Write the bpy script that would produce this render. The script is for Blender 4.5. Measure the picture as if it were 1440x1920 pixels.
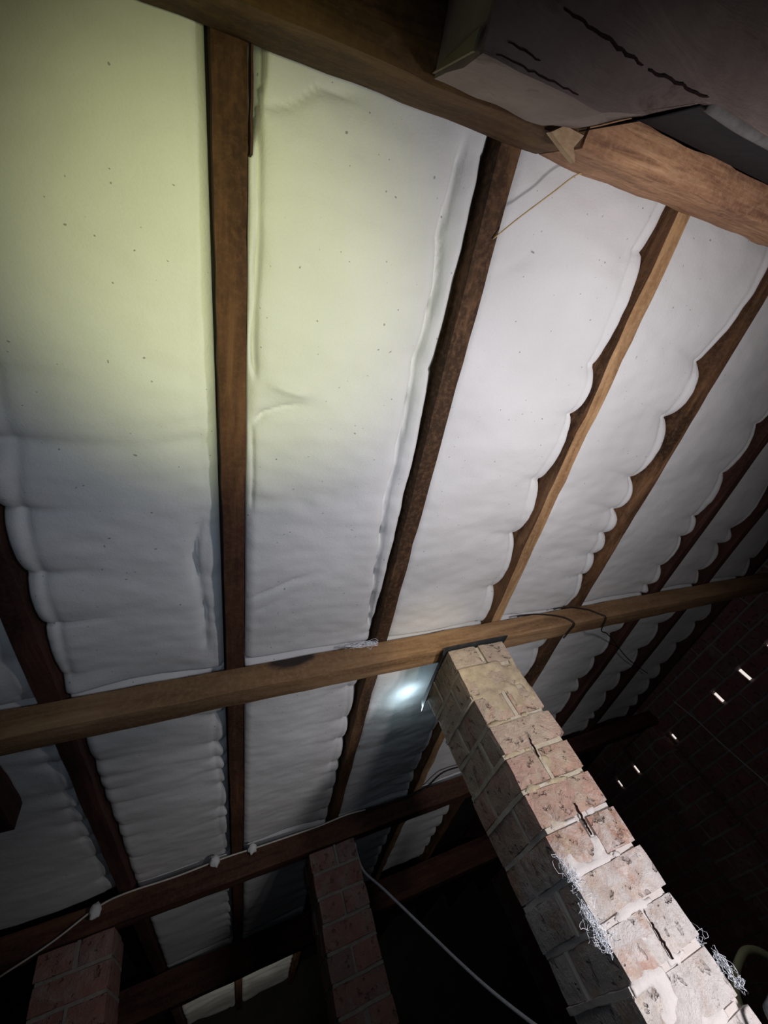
import bpy, math, random
from mathutils import Vector, Matrix, noise

for o in list(bpy.data.objects):
    bpy.data.objects.remove(o)
sc = bpy.context.scene
col = sc.collection

# ------------------------------------------------------------------ frame
# Unit u = distance from the viewpoint up to the rafters (0.8 m). x runs along the
# purlins, w horizontally across them, z up.  r / n: along the rafters / square to the roof.
S = 0.8
H0 = 1.5                       # height of the viewpoint above the loft floor
PIT = math.radians(2.336)
CP, SP = math.cos(PIT), math.sin(PIT)

def P(x, w, z):
    return Vector((x * S, w * S, z * S + H0))

def Q(x, r, n):
    return P(x, r * CP + n * SP, -r * SP + n * CP)

# ------------------------------------------------------------------ camera
MM = ((0.91941814, -0.19617693, -0.34085905),
      (-0.04046683, 0.81491451, -0.57816673),
      (0.39119396, 0.54537047, 0.74130853))
cam_d = bpy.data.cameras.new('camera')
cam = bpy.data.objects.new('camera', cam_d)
col.objects.link(cam)
cx, cy, cz = Vector(MM[0]), -Vector(MM[1]), -Vector(MM[2])
cam.matrix_world = Matrix(((cx.x, cy.x, cz.x, 0), (cx.y, cy.y, cz.y, 0), (cx.z, cy.z, cz.z, H0), (0, 0, 0, 1)))
cam_d.sensor_fit = 'HORIZONTAL'
cam_d.sensor_width = 36
cam_d.lens = 36 * 759.356 / 1440
cam_d.clip_start = 0.01
sc.camera = cam

# ------------------------------------------------------------------ world and light
wd = bpy.data.worlds.new('world')
sc.world = wd
wd.use_nodes = True
wd.node_tree.nodes['Background'].inputs[0].default_value = (0.55, 0.62, 0.7, 1)
wd.node_tree.nodes['Background'].inputs[1].default_value = 0.004
sc.view_settings.view_transform = 'Standard'
sc.view_settings.look = 'None'
sc.view_settings.gamma = 1
sc.view_settings.exposure = 0
sc.view_settings.use_curve_mapping = False

def spot(name, loc, target, power, colr, angle, blend, radius):
    d = bpy.data.lights.new(name, 'SPOT')
    d.energy = power; d.color = colr; d.spot_size = math.radians(angle); d.spot_blend = blend
    d.shadow_soft_size = radius
    o = bpy.data.objects.new(name, d)
    o.location = loc
    o.rotation_euler = (target - loc).to_track_quat('-Z', 'Y').to_euler()
    col.objects.link(o)
    return o

def lamp(name, loc, power, colr, radius):
    d = bpy.data.lights.new(name, 'POINT')
    d.energy = power; d.color = colr; d.shadow_soft_size = radius
    o = bpy.data.objects.new(name, d)
    o.location = loc
    col.objects.link(o)
    return o

# white torch held low on the right, yellow torch on the left, narrow warm one on the pier head
spot('torch_white', P(0.98, 0.12, 0.02), Q(1.06, 0.50, 1.0), 25, (1.0, 0.945, 0.965), 136, 1.0, 0.05)
spot('torch_pier', P(1.14, 0.50, -0.42), P(1.03, 1.353, -0.02), 27, (1.0, 0.955, 0.975), 84, 1.0, 0.03)
spot('torch_yellow', P(-0.04, 0.05, -0.25), Q(0.08, 0.13, 1.0), 27, (0.97, 1.0, 0.44), 47, 1.0, 0.08)
spot('torch_warm', P(0.62, 0.30, 0.10), P(0.84, 1.353, 0.85), 10, (1.0, 0.86, 0.50), 24, 1.0, 0.02)
spot('phone_light', P(0.03, 0.05, -0.05), Q(0.50, 0.9, 1.0), 6.8, (0.68, 0.82, 1.0), 130, 1.0, 0.04)
lamp('lamp_behind_pier', Q(0.875, 1.80, 0.95), 0.40, (0.66, 0.88, 1.0), 0.010)
spot('eaves_fill', Q(0.10, 5.3, 0.35), Q(0.05, 6.3, 1.0), 5.0, (1.0, 0.97, 0.84), 90, 1.0, 0.05)  # added unseen fill, brightens the farthest batts like daylight from the eaves

# ------------------------------------------------------------------ materials
def nt(name, rough=0.85):
    m = bpy.data.materials.new(name)
    m.use_nodes = True
    t = m.node_tree
    b = t.nodes['Principled BSDF']
    b.inputs['Roughness'].default_value = rough
    b.inputs['Specular IOR Level'].default_value = 0.25
    return m, t, b

def N_(t, kind, **kw):
    n = t.nodes.new(kind)
    for k, v in kw.items():
        setattr(n, k, v)
    return n

def ramp(t, fac, stops):
    n = t.nodes.new('ShaderNodeValToRGB')
    e = n.color_ramp.elements
    e[0].position, e[0].color = stops[0][0], (*stops[0][1], 1)
    e[1].position, e[1].color = stops[-1][0], (*stops[-1][1], 1)
    for p, c in stops[1:-1]:
        q = e.new(p); q.color = (*c, 1)
    t.links.new(fac, n.inputs[0])
    return n.outputs[0]

def g(v):
    return (v, v, v)

def tex_noise(t, vec, scale, detail=4, rough=0.6, dist=0.0):
    n = N_(t, 'ShaderNodeTexNoise')
    n.inputs['Scale'].default_value = scale
    n.inputs['Detail'].default_value = detail
    n.inputs['Roughness'].default_value = rough
    n.inputs['Distortion'].default_value = dist
    if vec is not None:
        t.links.new(vec, n.inputs['Vector'])
    return n.outputs[0]

def mapping(t, vec, scale, loc=(0, 0, 0), rot=(0, 0, 0)):
    n = N_(t, 'ShaderNodeMapping')
    n.inputs['Scale'].default_value = scale
    n.inputs['Location'].default_value = loc
    n.inputs['Rotation'].default_value = rot
    t.links.new(vec, n.inputs['Vector'])
    return n.outputs[0]

def mix(t, fac, a, b, mode='MIX'):
    n = N_(t, 'ShaderNodeMixRGB', blend_type=mode)
    for i, v in ((0, fac), (1, a), (2, b)):
        if isinstance(v, (int, float)):
            n.inputs[i].default_value = v
        elif isinstance(v, tuple):
            n.inputs[i].default_value = (*v, 1)
        else:
            t.links.new(v, n.inputs[i])
    return n.outputs[0]

def math_(t, op, a, b=0.0, clamp=False):
    n = N_(t, 'ShaderNodeMath', operation=op, use_clamp=clamp)
    for i, v in ((0, a), (1, b)):
        if isinstance(v, (int, float)):
            n.inputs[i].default_value = v
        else:
            t.links.new(v, n.inputs[i])
    return n.outputs[0]

def bump(t, b, h, strength, dist):
    n = N_(t, 'ShaderNodeBump')
    n.inputs['Strength'].default_value = strength
    n.inputs['Distance'].default_value = dist
    t.links.new(h, n.inputs['Height'])
    t.links.new(n.outputs[0], b.inputs['Normal'])

def objvec(t):
    """object coordinates shifted by a per-object random amount"""
    tc = N_(t, 'ShaderNodeTexCoord'); oi = N_(t, 'ShaderNodeObjectInfo')
    v = N_(t, 'ShaderNodeVectorMath', operation='ADD')
    mu = math_(t, 'MULTIPLY', oi.outputs['Random'], 37.0)
    cb = N_(t, 'ShaderNodeCombineXYZ')
    for i in range(3):
        t.links.new(mu, cb.inputs[i])
    t.links.new(tc.outputs['Object'], v.inputs[0]); t.links.new(cb.outputs[0], v.inputs[1])
    return v.outputs[0], oi.outputs['Random']

def wood(name, dark, mid, light, axis, stain=0.5, fine=1.0, spots=()):
    """rough-sawn timber; axis 0/1 = direction of the grain in object space"""
    m, t, b = nt(name, 0.8)
    v, rnd = objvec(t)
    sc_ = [22 * fine] * 3; sc_[axis] = 1.6 * fine
    v1 = mapping(t, v, tuple(sc_))
    n1 = tex_noise(t, v1, 1.4, 6, 0.65, 0.6)
    c = ramp(t, n1, [(0.30, dark), (0.5, mid), (0.72, light)])
    s2 = [7.0] * 3; s2[axis] = 2.2
    n2 = tex_noise(t, mapping(t, v, tuple(s2)), 1.0, 5, 0.7, 0.4)
    msk = ramp(t, n2, [(0.47, g(0)), (0.60, g(1))])
    c = mix(t, math_(t, 'MULTIPLY', msk, stain), c, tuple(x * 0.45 for x in dark))
    n6 = tex_noise(t, mapping(t, v, (1, 1, 1), (4, 2, 8)), 2.6, 4, 0.6)
    c = mix(t, math_(t, 'MULTIPLY', ramp(t, n6, [(0.40, g(0)), (0.62, g(1))]), 0.55), c, dark)
    n4 = tex_noise(t, v, 90, 3, 0.7)
    c = mix(t, math_(t, 'MULTIPLY', ramp(t, n4, [(0.45, g(0)), (0.75, g(1))]), 0.35), c, light)
    tc = N_(t, 'ShaderNodeTexCoord')
    for (px, py, pz, rad, colr, amt) in spots:      # stains at fixed places on this timber
        sv = [1.0] * 3; sv[axis] = 0.42
        mp = mapping(t, tc.outputs['Object'], tuple(sv), tuple(-a * s for a, s in zip((px, py, pz), sv)))
        vm = N_(t, 'ShaderNodeVectorMath', operation='LENGTH'); t.links.new(mp, vm.inputs[0])
        dd = math_(t, 'ADD', math_(t, 'DIVIDE', vm.outputs['Value'], rad), math_(t, 'MULTIPLY', math_(t, 'SUBTRACT', n2, 0.5), 1.6))
        k = ramp(t, dd, [(0.7, g(1)), (1.05, g(0))])
        c = mix(t, math_(t, 'MULTIPLY', k, amt), c, colr)
    t.links.new(c, b.inputs['Base Color'])
    h = math_(t, 'ADD', n1, math_(t, 'MULTIPLY', n4, 0.5))
    bump(t, b, h, 0.7, 0.004)
    return m

M = {}
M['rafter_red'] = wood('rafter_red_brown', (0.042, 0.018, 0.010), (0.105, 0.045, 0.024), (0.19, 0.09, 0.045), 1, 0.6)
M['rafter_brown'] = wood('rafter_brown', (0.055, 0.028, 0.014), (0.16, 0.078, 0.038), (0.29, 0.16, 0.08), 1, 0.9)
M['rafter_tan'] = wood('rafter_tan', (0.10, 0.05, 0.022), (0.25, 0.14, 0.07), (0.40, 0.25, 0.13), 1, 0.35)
M['rafter_orange'] = wood('rafter_orange_underside', (0.20, 0.10, 0.045), (0.42, 0.25, 0.12), (0.60, 0.40, 0.22), 1, 0.5)
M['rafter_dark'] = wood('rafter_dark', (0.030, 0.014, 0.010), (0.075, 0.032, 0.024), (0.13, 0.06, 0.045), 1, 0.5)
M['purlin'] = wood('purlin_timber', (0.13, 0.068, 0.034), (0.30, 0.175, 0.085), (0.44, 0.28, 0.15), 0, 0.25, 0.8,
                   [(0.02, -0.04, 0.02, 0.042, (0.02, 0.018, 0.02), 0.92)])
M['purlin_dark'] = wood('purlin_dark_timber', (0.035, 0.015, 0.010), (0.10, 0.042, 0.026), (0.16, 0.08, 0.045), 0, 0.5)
M['beam'] = wood('near_beam_timber', (0.045, 0.022, 0.010), (0.13, 0.068, 0.030), (0.22, 0.13, 0.06), 0, 0.6)
M['orange_wood'] = wood('orange_rough_sawn_timber', (0.20, 0.095, 0.06), (0.50, 0.27, 0.14), (0.70, 0.44, 0.26), 0, 0.55, 2.2)
M['chip'] = wood('pale_split_wood', (0.35, 0.22, 0.12), (0.6, 0.42, 0.26), (0.75, 0.6, 0.42), 0, 0.1)

# insulation
m, t, b = nt('white_polyester_batt', 0.95)
v, rnd = objvec(t)
n1 = tex_noise(t, v, 3.0, 3, 0.5)
c = ramp(t, n1, [(0.3, (0.66, 0.66, 0.655)), (0.7, (0.77, 0.765, 0.76))])
n3 = tex_noise(t, v, 260, 2, 0.7)
c = mix(t, math_(t, 'MULTIPLY', ramp(t, n3, [(0.3, g(0)), (0.7, g(1))]), 0.10), c, (0.48, 0.49, 0.5))
n5 = tex_noise(t, v, 130, 0, 0.5)
c = mix(t, math_(t, 'MULTIPLY', ramp(t, n5, [(0.845, g(0)), (0.86, g(1))]), 0.6), c, (0.10, 0.09, 0.08))
t.links.new(c, b.inputs['Base Color'])
n2 = tex_noise(t, v, 26, 5, 0.6)
bump(t, b, math_(t, 'ADD', n2, math_(t, 'MULTIPLY', n3, 0.25)), 0.28, 0.008)
b.inputs['Sheen Weight'].default_value = 0.15
M['batt'] = m

# brick: red body, sandy mortar smears and pale dust that run over neighbouring bricks
def brick_mat(name, base_a, base_b, base_c, smear, dust_z, smear_amt=0.5):
    m, t, b = nt(name, 0.9)
    v, rnd = objvec(t)
    ge = N_(t, 'ShaderNodeNewGeometry')
    pos = ge.outputs['Position']
    bc = ramp(t, rnd, [(0.0, base_a), (0.5, base_b), (1.0, base_c)])
    n1 = tex_noise(t, v, 14, 5, 0.65)
    bc = mix(t, ramp(t, n1, [(0.35, g(0)), (0.7, g(1))]), bc, mix(t, 0.55, bc, (0.20, 0.13, 0.11)))
    n2 = tex_noise(t, pos, 11, 6, 0.72, 0.5)
    sm = ramp(t, n2, [(0.50 - 0.1 * smear_amt, g(0)), (0.66, g(1))])
    bc = mix(t, math_(t, 'MULTIPLY', sm, 0.8), bc, smear)
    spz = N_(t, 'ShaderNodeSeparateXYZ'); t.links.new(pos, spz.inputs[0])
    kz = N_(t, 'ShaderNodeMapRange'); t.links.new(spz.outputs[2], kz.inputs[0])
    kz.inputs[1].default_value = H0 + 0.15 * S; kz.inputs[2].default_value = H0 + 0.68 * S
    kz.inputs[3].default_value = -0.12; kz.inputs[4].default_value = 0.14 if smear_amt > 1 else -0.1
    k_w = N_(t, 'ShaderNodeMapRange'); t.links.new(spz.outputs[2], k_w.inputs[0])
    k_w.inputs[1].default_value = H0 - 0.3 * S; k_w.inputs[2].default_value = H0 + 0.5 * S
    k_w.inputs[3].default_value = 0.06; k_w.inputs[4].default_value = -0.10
    n7 = tex_noise(t, mapping(t, pos, (1, 1, 1), (9, 1, 3)), 15, 7, 0.8, 1.0)
    s7 = ramp(t, math_(t, 'ADD', n7, kz.outputs[0]), [(0.46, g(0)), (0.58, g(1))])
    bc = mix(t, math_(t, 'MULTIPLY', s7, 0.75), bc, smear)
    n8 = tex_noise(t, mapping(t, v, (1, 1, 1), (2, 7, 1)), 30, 6, 0.8, 0.6)
    bc = mix(t, math_(t, 'MULTIPLY', ramp(t, n8, [(0.52, g(0)), (0.74, g(1))]), 0.30), bc, (0.24, 0.15, 0.12))
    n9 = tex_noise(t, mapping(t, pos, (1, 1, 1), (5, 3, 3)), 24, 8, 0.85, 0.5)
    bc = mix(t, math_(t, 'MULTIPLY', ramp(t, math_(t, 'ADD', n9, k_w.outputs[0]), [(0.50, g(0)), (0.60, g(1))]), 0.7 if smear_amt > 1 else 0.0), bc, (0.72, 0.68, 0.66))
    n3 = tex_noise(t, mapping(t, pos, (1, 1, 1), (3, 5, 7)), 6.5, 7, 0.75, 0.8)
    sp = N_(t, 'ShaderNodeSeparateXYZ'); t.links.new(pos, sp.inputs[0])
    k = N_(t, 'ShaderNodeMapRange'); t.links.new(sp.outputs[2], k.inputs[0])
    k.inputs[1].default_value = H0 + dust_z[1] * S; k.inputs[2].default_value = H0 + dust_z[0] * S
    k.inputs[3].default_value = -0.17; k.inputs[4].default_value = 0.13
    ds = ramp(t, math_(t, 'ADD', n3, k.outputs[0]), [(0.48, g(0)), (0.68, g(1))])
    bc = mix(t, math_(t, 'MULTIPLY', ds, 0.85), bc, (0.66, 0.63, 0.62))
    n4 = tex_noise(t, pos, 34, 3, 0.6, 0.3)
    pit_ = ramp(t, n4, [(0.32, g(1)), (0.40, g(0))])
    bc = mix(t, math_(t, 'MULTIPLY', pit_, 0.45), bc, (0.12, 0.075, 0.065))
    t.links.new(bc, b.inputs['Base Color'])
    hh = math_(t, 'SUBTRACT', math_(t, 'ADD', math_(t, 'MULTIPLY', sm, 0.5), math_(t, 'MULTIPLY', n1, 0.6)), math_(t, 'MULTIPLY', pit_, 0.8))
    bump(t, b, math_(t, 'ADD', hh, math_(t, 'MULTIPLY', n8, 0.9)), 1.0, 0.008)
    return m

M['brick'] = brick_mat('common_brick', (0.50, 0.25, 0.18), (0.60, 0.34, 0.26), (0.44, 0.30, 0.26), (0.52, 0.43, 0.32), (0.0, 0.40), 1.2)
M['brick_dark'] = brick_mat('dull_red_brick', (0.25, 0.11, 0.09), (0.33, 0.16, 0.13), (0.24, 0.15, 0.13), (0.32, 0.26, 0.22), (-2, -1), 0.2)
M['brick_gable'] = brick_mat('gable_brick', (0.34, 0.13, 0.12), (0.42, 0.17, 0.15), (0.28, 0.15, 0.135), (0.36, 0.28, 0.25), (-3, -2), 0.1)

def plain(name, c1, c2, scale=20, rough=0.9, bs=0.5, bd=0.004, pale=None):
    m, t, b = nt(name, rough)
    v, rnd = objvec(t)
    n = tex_noise(t, v, scale, 5, 0.65)
    c = ramp(t, n, [(0.3, c1), (0.7, c2)])
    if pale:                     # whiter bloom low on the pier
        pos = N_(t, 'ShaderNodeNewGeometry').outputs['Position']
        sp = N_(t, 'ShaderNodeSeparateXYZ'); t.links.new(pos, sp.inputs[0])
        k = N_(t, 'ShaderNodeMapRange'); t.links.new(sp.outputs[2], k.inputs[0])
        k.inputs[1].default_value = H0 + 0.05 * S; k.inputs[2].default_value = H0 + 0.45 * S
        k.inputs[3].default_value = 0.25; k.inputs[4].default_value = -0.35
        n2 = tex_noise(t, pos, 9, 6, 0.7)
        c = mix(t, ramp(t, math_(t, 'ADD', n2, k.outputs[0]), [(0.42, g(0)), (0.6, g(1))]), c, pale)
    t.links.new(c, b.inputs['Base Color'])
    bump(t, b, n, bs, bd)
    return m
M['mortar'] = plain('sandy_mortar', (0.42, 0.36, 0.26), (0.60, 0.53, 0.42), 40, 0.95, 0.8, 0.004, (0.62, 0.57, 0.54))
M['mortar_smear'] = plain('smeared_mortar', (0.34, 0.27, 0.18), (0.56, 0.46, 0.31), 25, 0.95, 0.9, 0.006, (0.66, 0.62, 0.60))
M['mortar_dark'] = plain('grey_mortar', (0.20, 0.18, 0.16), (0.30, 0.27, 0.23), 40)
M['plate'] = plain('dark_sheet_flashing', (0.020, 0.022, 0.026), (0.05, 0.055, 0.06), 30, 0.5, 0.1)
M['rubber'] = plain('black_cable', (0.012, 0.010, 0.010), (0.03, 0.026, 0.024), 30, 0.5, 0.1)
M['grey_cable'] = plain('grey_cable', (0.60, 0.60, 0.63), (0.74, 0.74, 0.77), 60, 0.45, 0.2, 0.002)
M['white_cable'] = plain('off_white_cable', (0.50, 0.48, 0.42), (0.65, 0.62, 0.55), 30, 0.6, 0.1)
M['hose'] = plain('pale_green_hose', (0.38, 0.40, 0.22), (0.48, 0.50, 0.30), 30, 0.5, 0.1)
M['straw'] = plain('dry_straw', (0.45, 0.33, 0.14), (0.6, 0.46, 0.22), 60, 0.8, 0.2)
M['deck'] = plain('dark_roof_sarking', (0.02, 0.018, 0.016), (0.045, 0.04, 0.035), 8)
M['floor'] = plain('dark_loft_floor', (0.03, 0.027, 0.024), (0.06, 0.052, 0.045), 6)
M['wall_dark'] = plain('dusty_dark_wall', (0.035, 0.034, 0.030), (0.06, 0.056, 0.05), 6)
M['fluff'] = plain('pale_fibre', (0.72, 0.76, 0.84), (0.85, 0.88, 0.93), 60, 0.95, 0.2)
M['black_felt'] = plain('black_felt', (0.010, 0.010, 0.012), (0.022, 0.022, 0.026), 40, 0.8, 0.2)
M['pipe'] = plain('dusty_grey_edge', (0.14, 0.13, 0.13), (0.24, 0.23, 0.22), 40)

# dusty block near the viewpoint
m, t, b = nt('dusty_grey_brown_block', 0.9)
tc = N_(t, 'ShaderNodeTexCoord').outputs['Object']
n1 = tex_noise(t, tc, 9, 6, 0.65)
c = ramp(t, n1, [(0.3, (0.22, 0.168, 0.15)), (0.7, (0.33, 0.265, 0.235))])
n2 = tex_noise(t, mapping(t, tc, (5, 16, 10)), 1.3, 6, 0.7, 0.6)
c = mix(t, math_(t, 'MULTIPLY', ramp(t, n2, [(0.56, g(0)), (0.66, g(1))]), 0.6), c, (0.085, 0.045, 0.042))
t.links.new(c, b.inputs['Base Color'])
bump(t, b, math_(t, 'ADD', n1, n2), 0.5, 0.006)
M['block'] = m

def emit(name, c, s):
    m = bpy.data.materials.new(name); m.use_nodes = True
    b = m.node_tree.nodes['Principled BSDF']
    b.inputs['Base Color'].default_value = (0, 0, 0, 1)
    b.inputs['Emission Color'].default_value = (*c, 1)
    b.inputs['Emission Strength'].default_value = s
    return m
M['daylight'] = emit('daylight', (1.0, 0.93, 0.88), 0.85)

# ------------------------------------------------------------------ object helpers
def empty(name, loc, label=None, cat=None, group=None, kind=None):
    o = bpy.data.objects.new(name, None)
    o.location = loc
    o.empty_display_size = 0.05
    col.objects.link(o)
    tag(o, label, cat, group, kind)
    return o

def tag(o, label=None, cat=None, group=None, kind=None):
    if label: o['label'] = label
    if cat: o['category'] = cat
    if group: o['group'] = group
    if kind: o['kind'] = kind
    return o

def mesh(name, verts, faces, mat, parent=None, smooth=False, origin=None):
    """verts in world metres; the object's origin goes to the middle of its bounds"""
    if origin is None:
        mn = Vector([min(v[i] for v in verts) for i in range(3)])
        mx = Vector([max(v[i] for v in verts) for i in range(3)])
        origin = (mn + mx) / 2
    me = bpy.data.meshes.new(name)
    me.from_pydata([tuple(Vector(v) - origin) for v in verts], [], faces)
    if mat: me.materials.append(mat)
    if smooth:
        me.polygons.foreach_set('use_smooth', [True] * len(me.polygons))
    me.update()
    o = bpy.data.objects.new(name, me)
    o.location = origin - (parent_world(parent) if parent else Vector((0, 0, 0)))
    if parent: o.parent = parent
    col.objects.link(o)
    return o

def parent_world(p):
    v = Vector(p.location)
    while p.parent:
        p = p.parent
        v = v + Vector(p.location)
    return v

def copy_part(src, parent, world, name):
    o = src.copy()
    o.name = name
    o.parent = parent
    o.location = world - (parent_world(parent) if parent else Vector((0, 0, 0)))
    col.objects.link(o)
    return o

def grid_box(a, b_, n, frame, jit=0.0, jscale=8.0, rnd=0.0, seed=0.0):
    """closed box between corners a,b_ (in u) with n cells per axis, rough surface.
    frame maps (x,y,z) in u to world metres"""
    idx = {}; verts = []; faces = []
    def vid(i, j, k):
        if (i, j, k) in idx: return idx[(i, j, k)]
        f = [i / n[0], j / n[1], k / n[2]]
        p = [a[q] + (b_[q] - a[q]) * f[q] for q in range(3)]
        # round the corners
        if rnd:
            side = [(-1 if f[q] == 0 else 1 if f[q] == 1 else 0) for q in range(3)]
            cnt = sum(1 for s_ in side if s_)
            if cnt >= 2:
                for q in range(3): p[q] -= side[q] * rnd * (0.45 if cnt == 2 else 0.6)
        if jit:
            s_ = jscale
            v = noise.noise_vector(Vector((p[0] * s_ + seed, p[1] * s_ - seed, p[2] * s_ + 2 * seed)))
            v2 = noise.noise_vector(Vector((p[0] * s_ * 4 + seed, p[1] * s_ * 4, p[2] * s_ * 4)))
            p = [p[q] + jit * (v[q] + 0.4 * v2[q]) for q in range(3)]
        idx[(i, j, k)] = len(verts)
        verts.append(frame(*p))
        return idx[(i, j, k)]
    A, B, C = n
    for i in range(A):
        for j in range(B):
            faces.append((vid(i, j, 0), vid(i, j + 1, 0), vid(i + 1, j + 1, 0), vid(i + 1, j, 0)))
            faces.append((vid(i, j, C), vid(i + 1, j, C), vid(i + 1, j + 1, C), vid(i, j + 1, C)))
    for i in range(A):
        for k in range(C):
            faces.append((vid(i, 0, k), vid(i + 1, 0, k), vid(i + 1, 0, k + 1), vid(i, 0, k + 1)))
            faces.append((vid(i, B, k), vid(i, B, k + 1), vid(i + 1, B, k + 1), vid(i + 1, B, k)))
    for j in range(B):
        for k in range(C):
            faces.append((vid(0, j, k), vid(0, j, k + 1), vid(0, j + 1, k + 1), vid(0, j + 1, k)))
            faces.append((vid(A, j, k), vid(A, j + 1, k), vid(A, j + 1, k + 1), vid(A, j, k + 1)))
    return verts, faces

def tube(name, pts, rad, mat, parent=None, sides=8, sub=6):
    """smooth tube through world points (Catmull-Rom)"""
    P_ = [Vector(p) for p in pts]
    path = []
    for i in range(len(P_) - 1):
        p0 = P_[max(i - 1, 0)]; p1 = P_[i]; p2 = P_[i + 1]; p3 = P_[min(i + 2, len(P_) - 1)]
        for k in range(sub):
            s_ = k / sub
            path.append(0.5 * ((2 * p1) + (p2 - p0) * s_ + (2 * p0 - 5 * p1 + 4 * p2 - p3) * s_ * s_ + (3 * p1 - p0 - 3 * p2 + p3) * s_ ** 3))
    path.append(P_[-1])
    verts = []; faces = []
    up = Vector((0.3, 0.2, 0.93)).normalized()
    for i, p in enumerate(path):
        d = (path[min(i + 1, len(path) - 1)] - path[max(i - 1, 0)]).normalized()
        s1 = d.cross(up)
        if s1.length < 1e-3: s1 = d.cross(Vector((1, 0, 0)))
        s1.normalize(); s2 = d.cross(s1).normalized()
        r_ = rad(i / (len(path) - 1)) if callable(rad) else rad
        for k in range(sides):
            a_ = 2 * math.pi * k / sides
            verts.append(p + (s1 * math.cos(a_) + s2 * math.sin(a_)) * r_)
    for i in range(len(path) - 1):
        for k in range(sides):
            a_ = i * sides + k; b2 = i * sides + (k + 1) % sides
            faces.append((a_, b2, b2 + sides, a_ + sides))
    faces.append(tuple(range(sides))[::-1]); faces.append(tuple(range(len(verts) - sides, len(verts))))
    return mesh(name, verts, faces, mat, parent, True)

# ------------------------------------------------------------------ the shell
XG = 3.60                                # inner face of the gable wall (u)
vs, fs = grid_box((-3.0, -2.2, 1.150), (XG + 0.3, 7.6, 1.19), (1, 1, 1), Q)
tag(mesh('ceiling', vs, fs, M['deck']), kind='structure')
FZ = -H0 / S                             # floor height in u
vs, fs = grid_box((-3.0, -2.2, FZ - 0.08), (XG + 0.3, 7.6, FZ), (1, 1, 1), P)
tag(mesh('floor', vs, fs, M['floor']), kind='structure')
vs, fs = grid_box((-3.0, 7.45, FZ), (XG + 0.3, 7.6, 1.0), (1, 1, 1), P)
tag(mesh('wall_eaves', vs, fs, M['wall_dark']), kind='structure')

# ------------------------------------------------------------------ rafters
RAFT = {   # name: x of its left side, width, material, crisp label
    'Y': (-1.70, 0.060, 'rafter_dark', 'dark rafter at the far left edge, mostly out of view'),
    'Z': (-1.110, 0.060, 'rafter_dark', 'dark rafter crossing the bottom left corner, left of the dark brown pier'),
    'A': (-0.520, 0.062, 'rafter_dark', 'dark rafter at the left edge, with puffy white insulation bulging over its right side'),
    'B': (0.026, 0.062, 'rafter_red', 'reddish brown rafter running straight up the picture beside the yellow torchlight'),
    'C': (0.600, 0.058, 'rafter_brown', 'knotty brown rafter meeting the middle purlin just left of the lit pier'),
    'D': (1.192, 0.058, 'rafter_brown', 'rafter with a pale orange edge, second to the right of the torchlit pier head'),
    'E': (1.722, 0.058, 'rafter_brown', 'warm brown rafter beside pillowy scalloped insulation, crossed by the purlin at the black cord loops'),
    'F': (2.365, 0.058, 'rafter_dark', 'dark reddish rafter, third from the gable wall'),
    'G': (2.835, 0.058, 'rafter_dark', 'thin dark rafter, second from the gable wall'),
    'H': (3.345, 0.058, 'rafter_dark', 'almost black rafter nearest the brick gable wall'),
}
for k, (x0, w_, mt, lab) in RAFT.items():
    big = k in 'ABCDE'
    n = (3, 150 if big else 50, 3)
    base = grid_box((x0, -2.0, 1.0), (x0 + w_, 7.4, 1.140), n, Q, 0.0038 if k != 'D' else 0.006, 9, 0.004, x0 * 7)
    o = mesh('rafter', base[0], base[1], M[mt], None, False)
    if k == 'D':                 # paler orange underside on this one only
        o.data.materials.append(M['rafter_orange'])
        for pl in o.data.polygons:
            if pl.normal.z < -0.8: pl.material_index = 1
    tag(o, lab, 'rafter', None)

# the split in the top of the second rafter: a thin dark sliver pulled away from its side
vs, fs = grid_box((0.0895, -0.27, 0.990), (0.0935, -0.12, 1.03), (1, 6, 2), Q, 0.002, 30)
tag(mesh('wood_splinter', vs, fs, M['rafter_dark']), 'long dark sliver of wood splitting off the top of the reddish rafter', 'splinter')

# ------------------------------------------------------------------ insulation batts
PUR = [(1.318, 0.084), (2.980, 0.090), (4.66, 0.10)]
def sstep(a, b_, x):
    x = min(max((x - a) / (b_ - a), 0), 1)
    return x * x * (3 - 2 * x)

def seg_d(px, py, a, b_):
    dx, dy = b_[0] - a[0], b_[1] - a[1]
    q = max(0, min(1, ((px - a[0]) * dx + (py - a[1]) * dy) / (dx * dx + dy * dy)))
    return math.hypot(px - a[0] - q * dx, py - a[1] - q * dy), q

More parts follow.
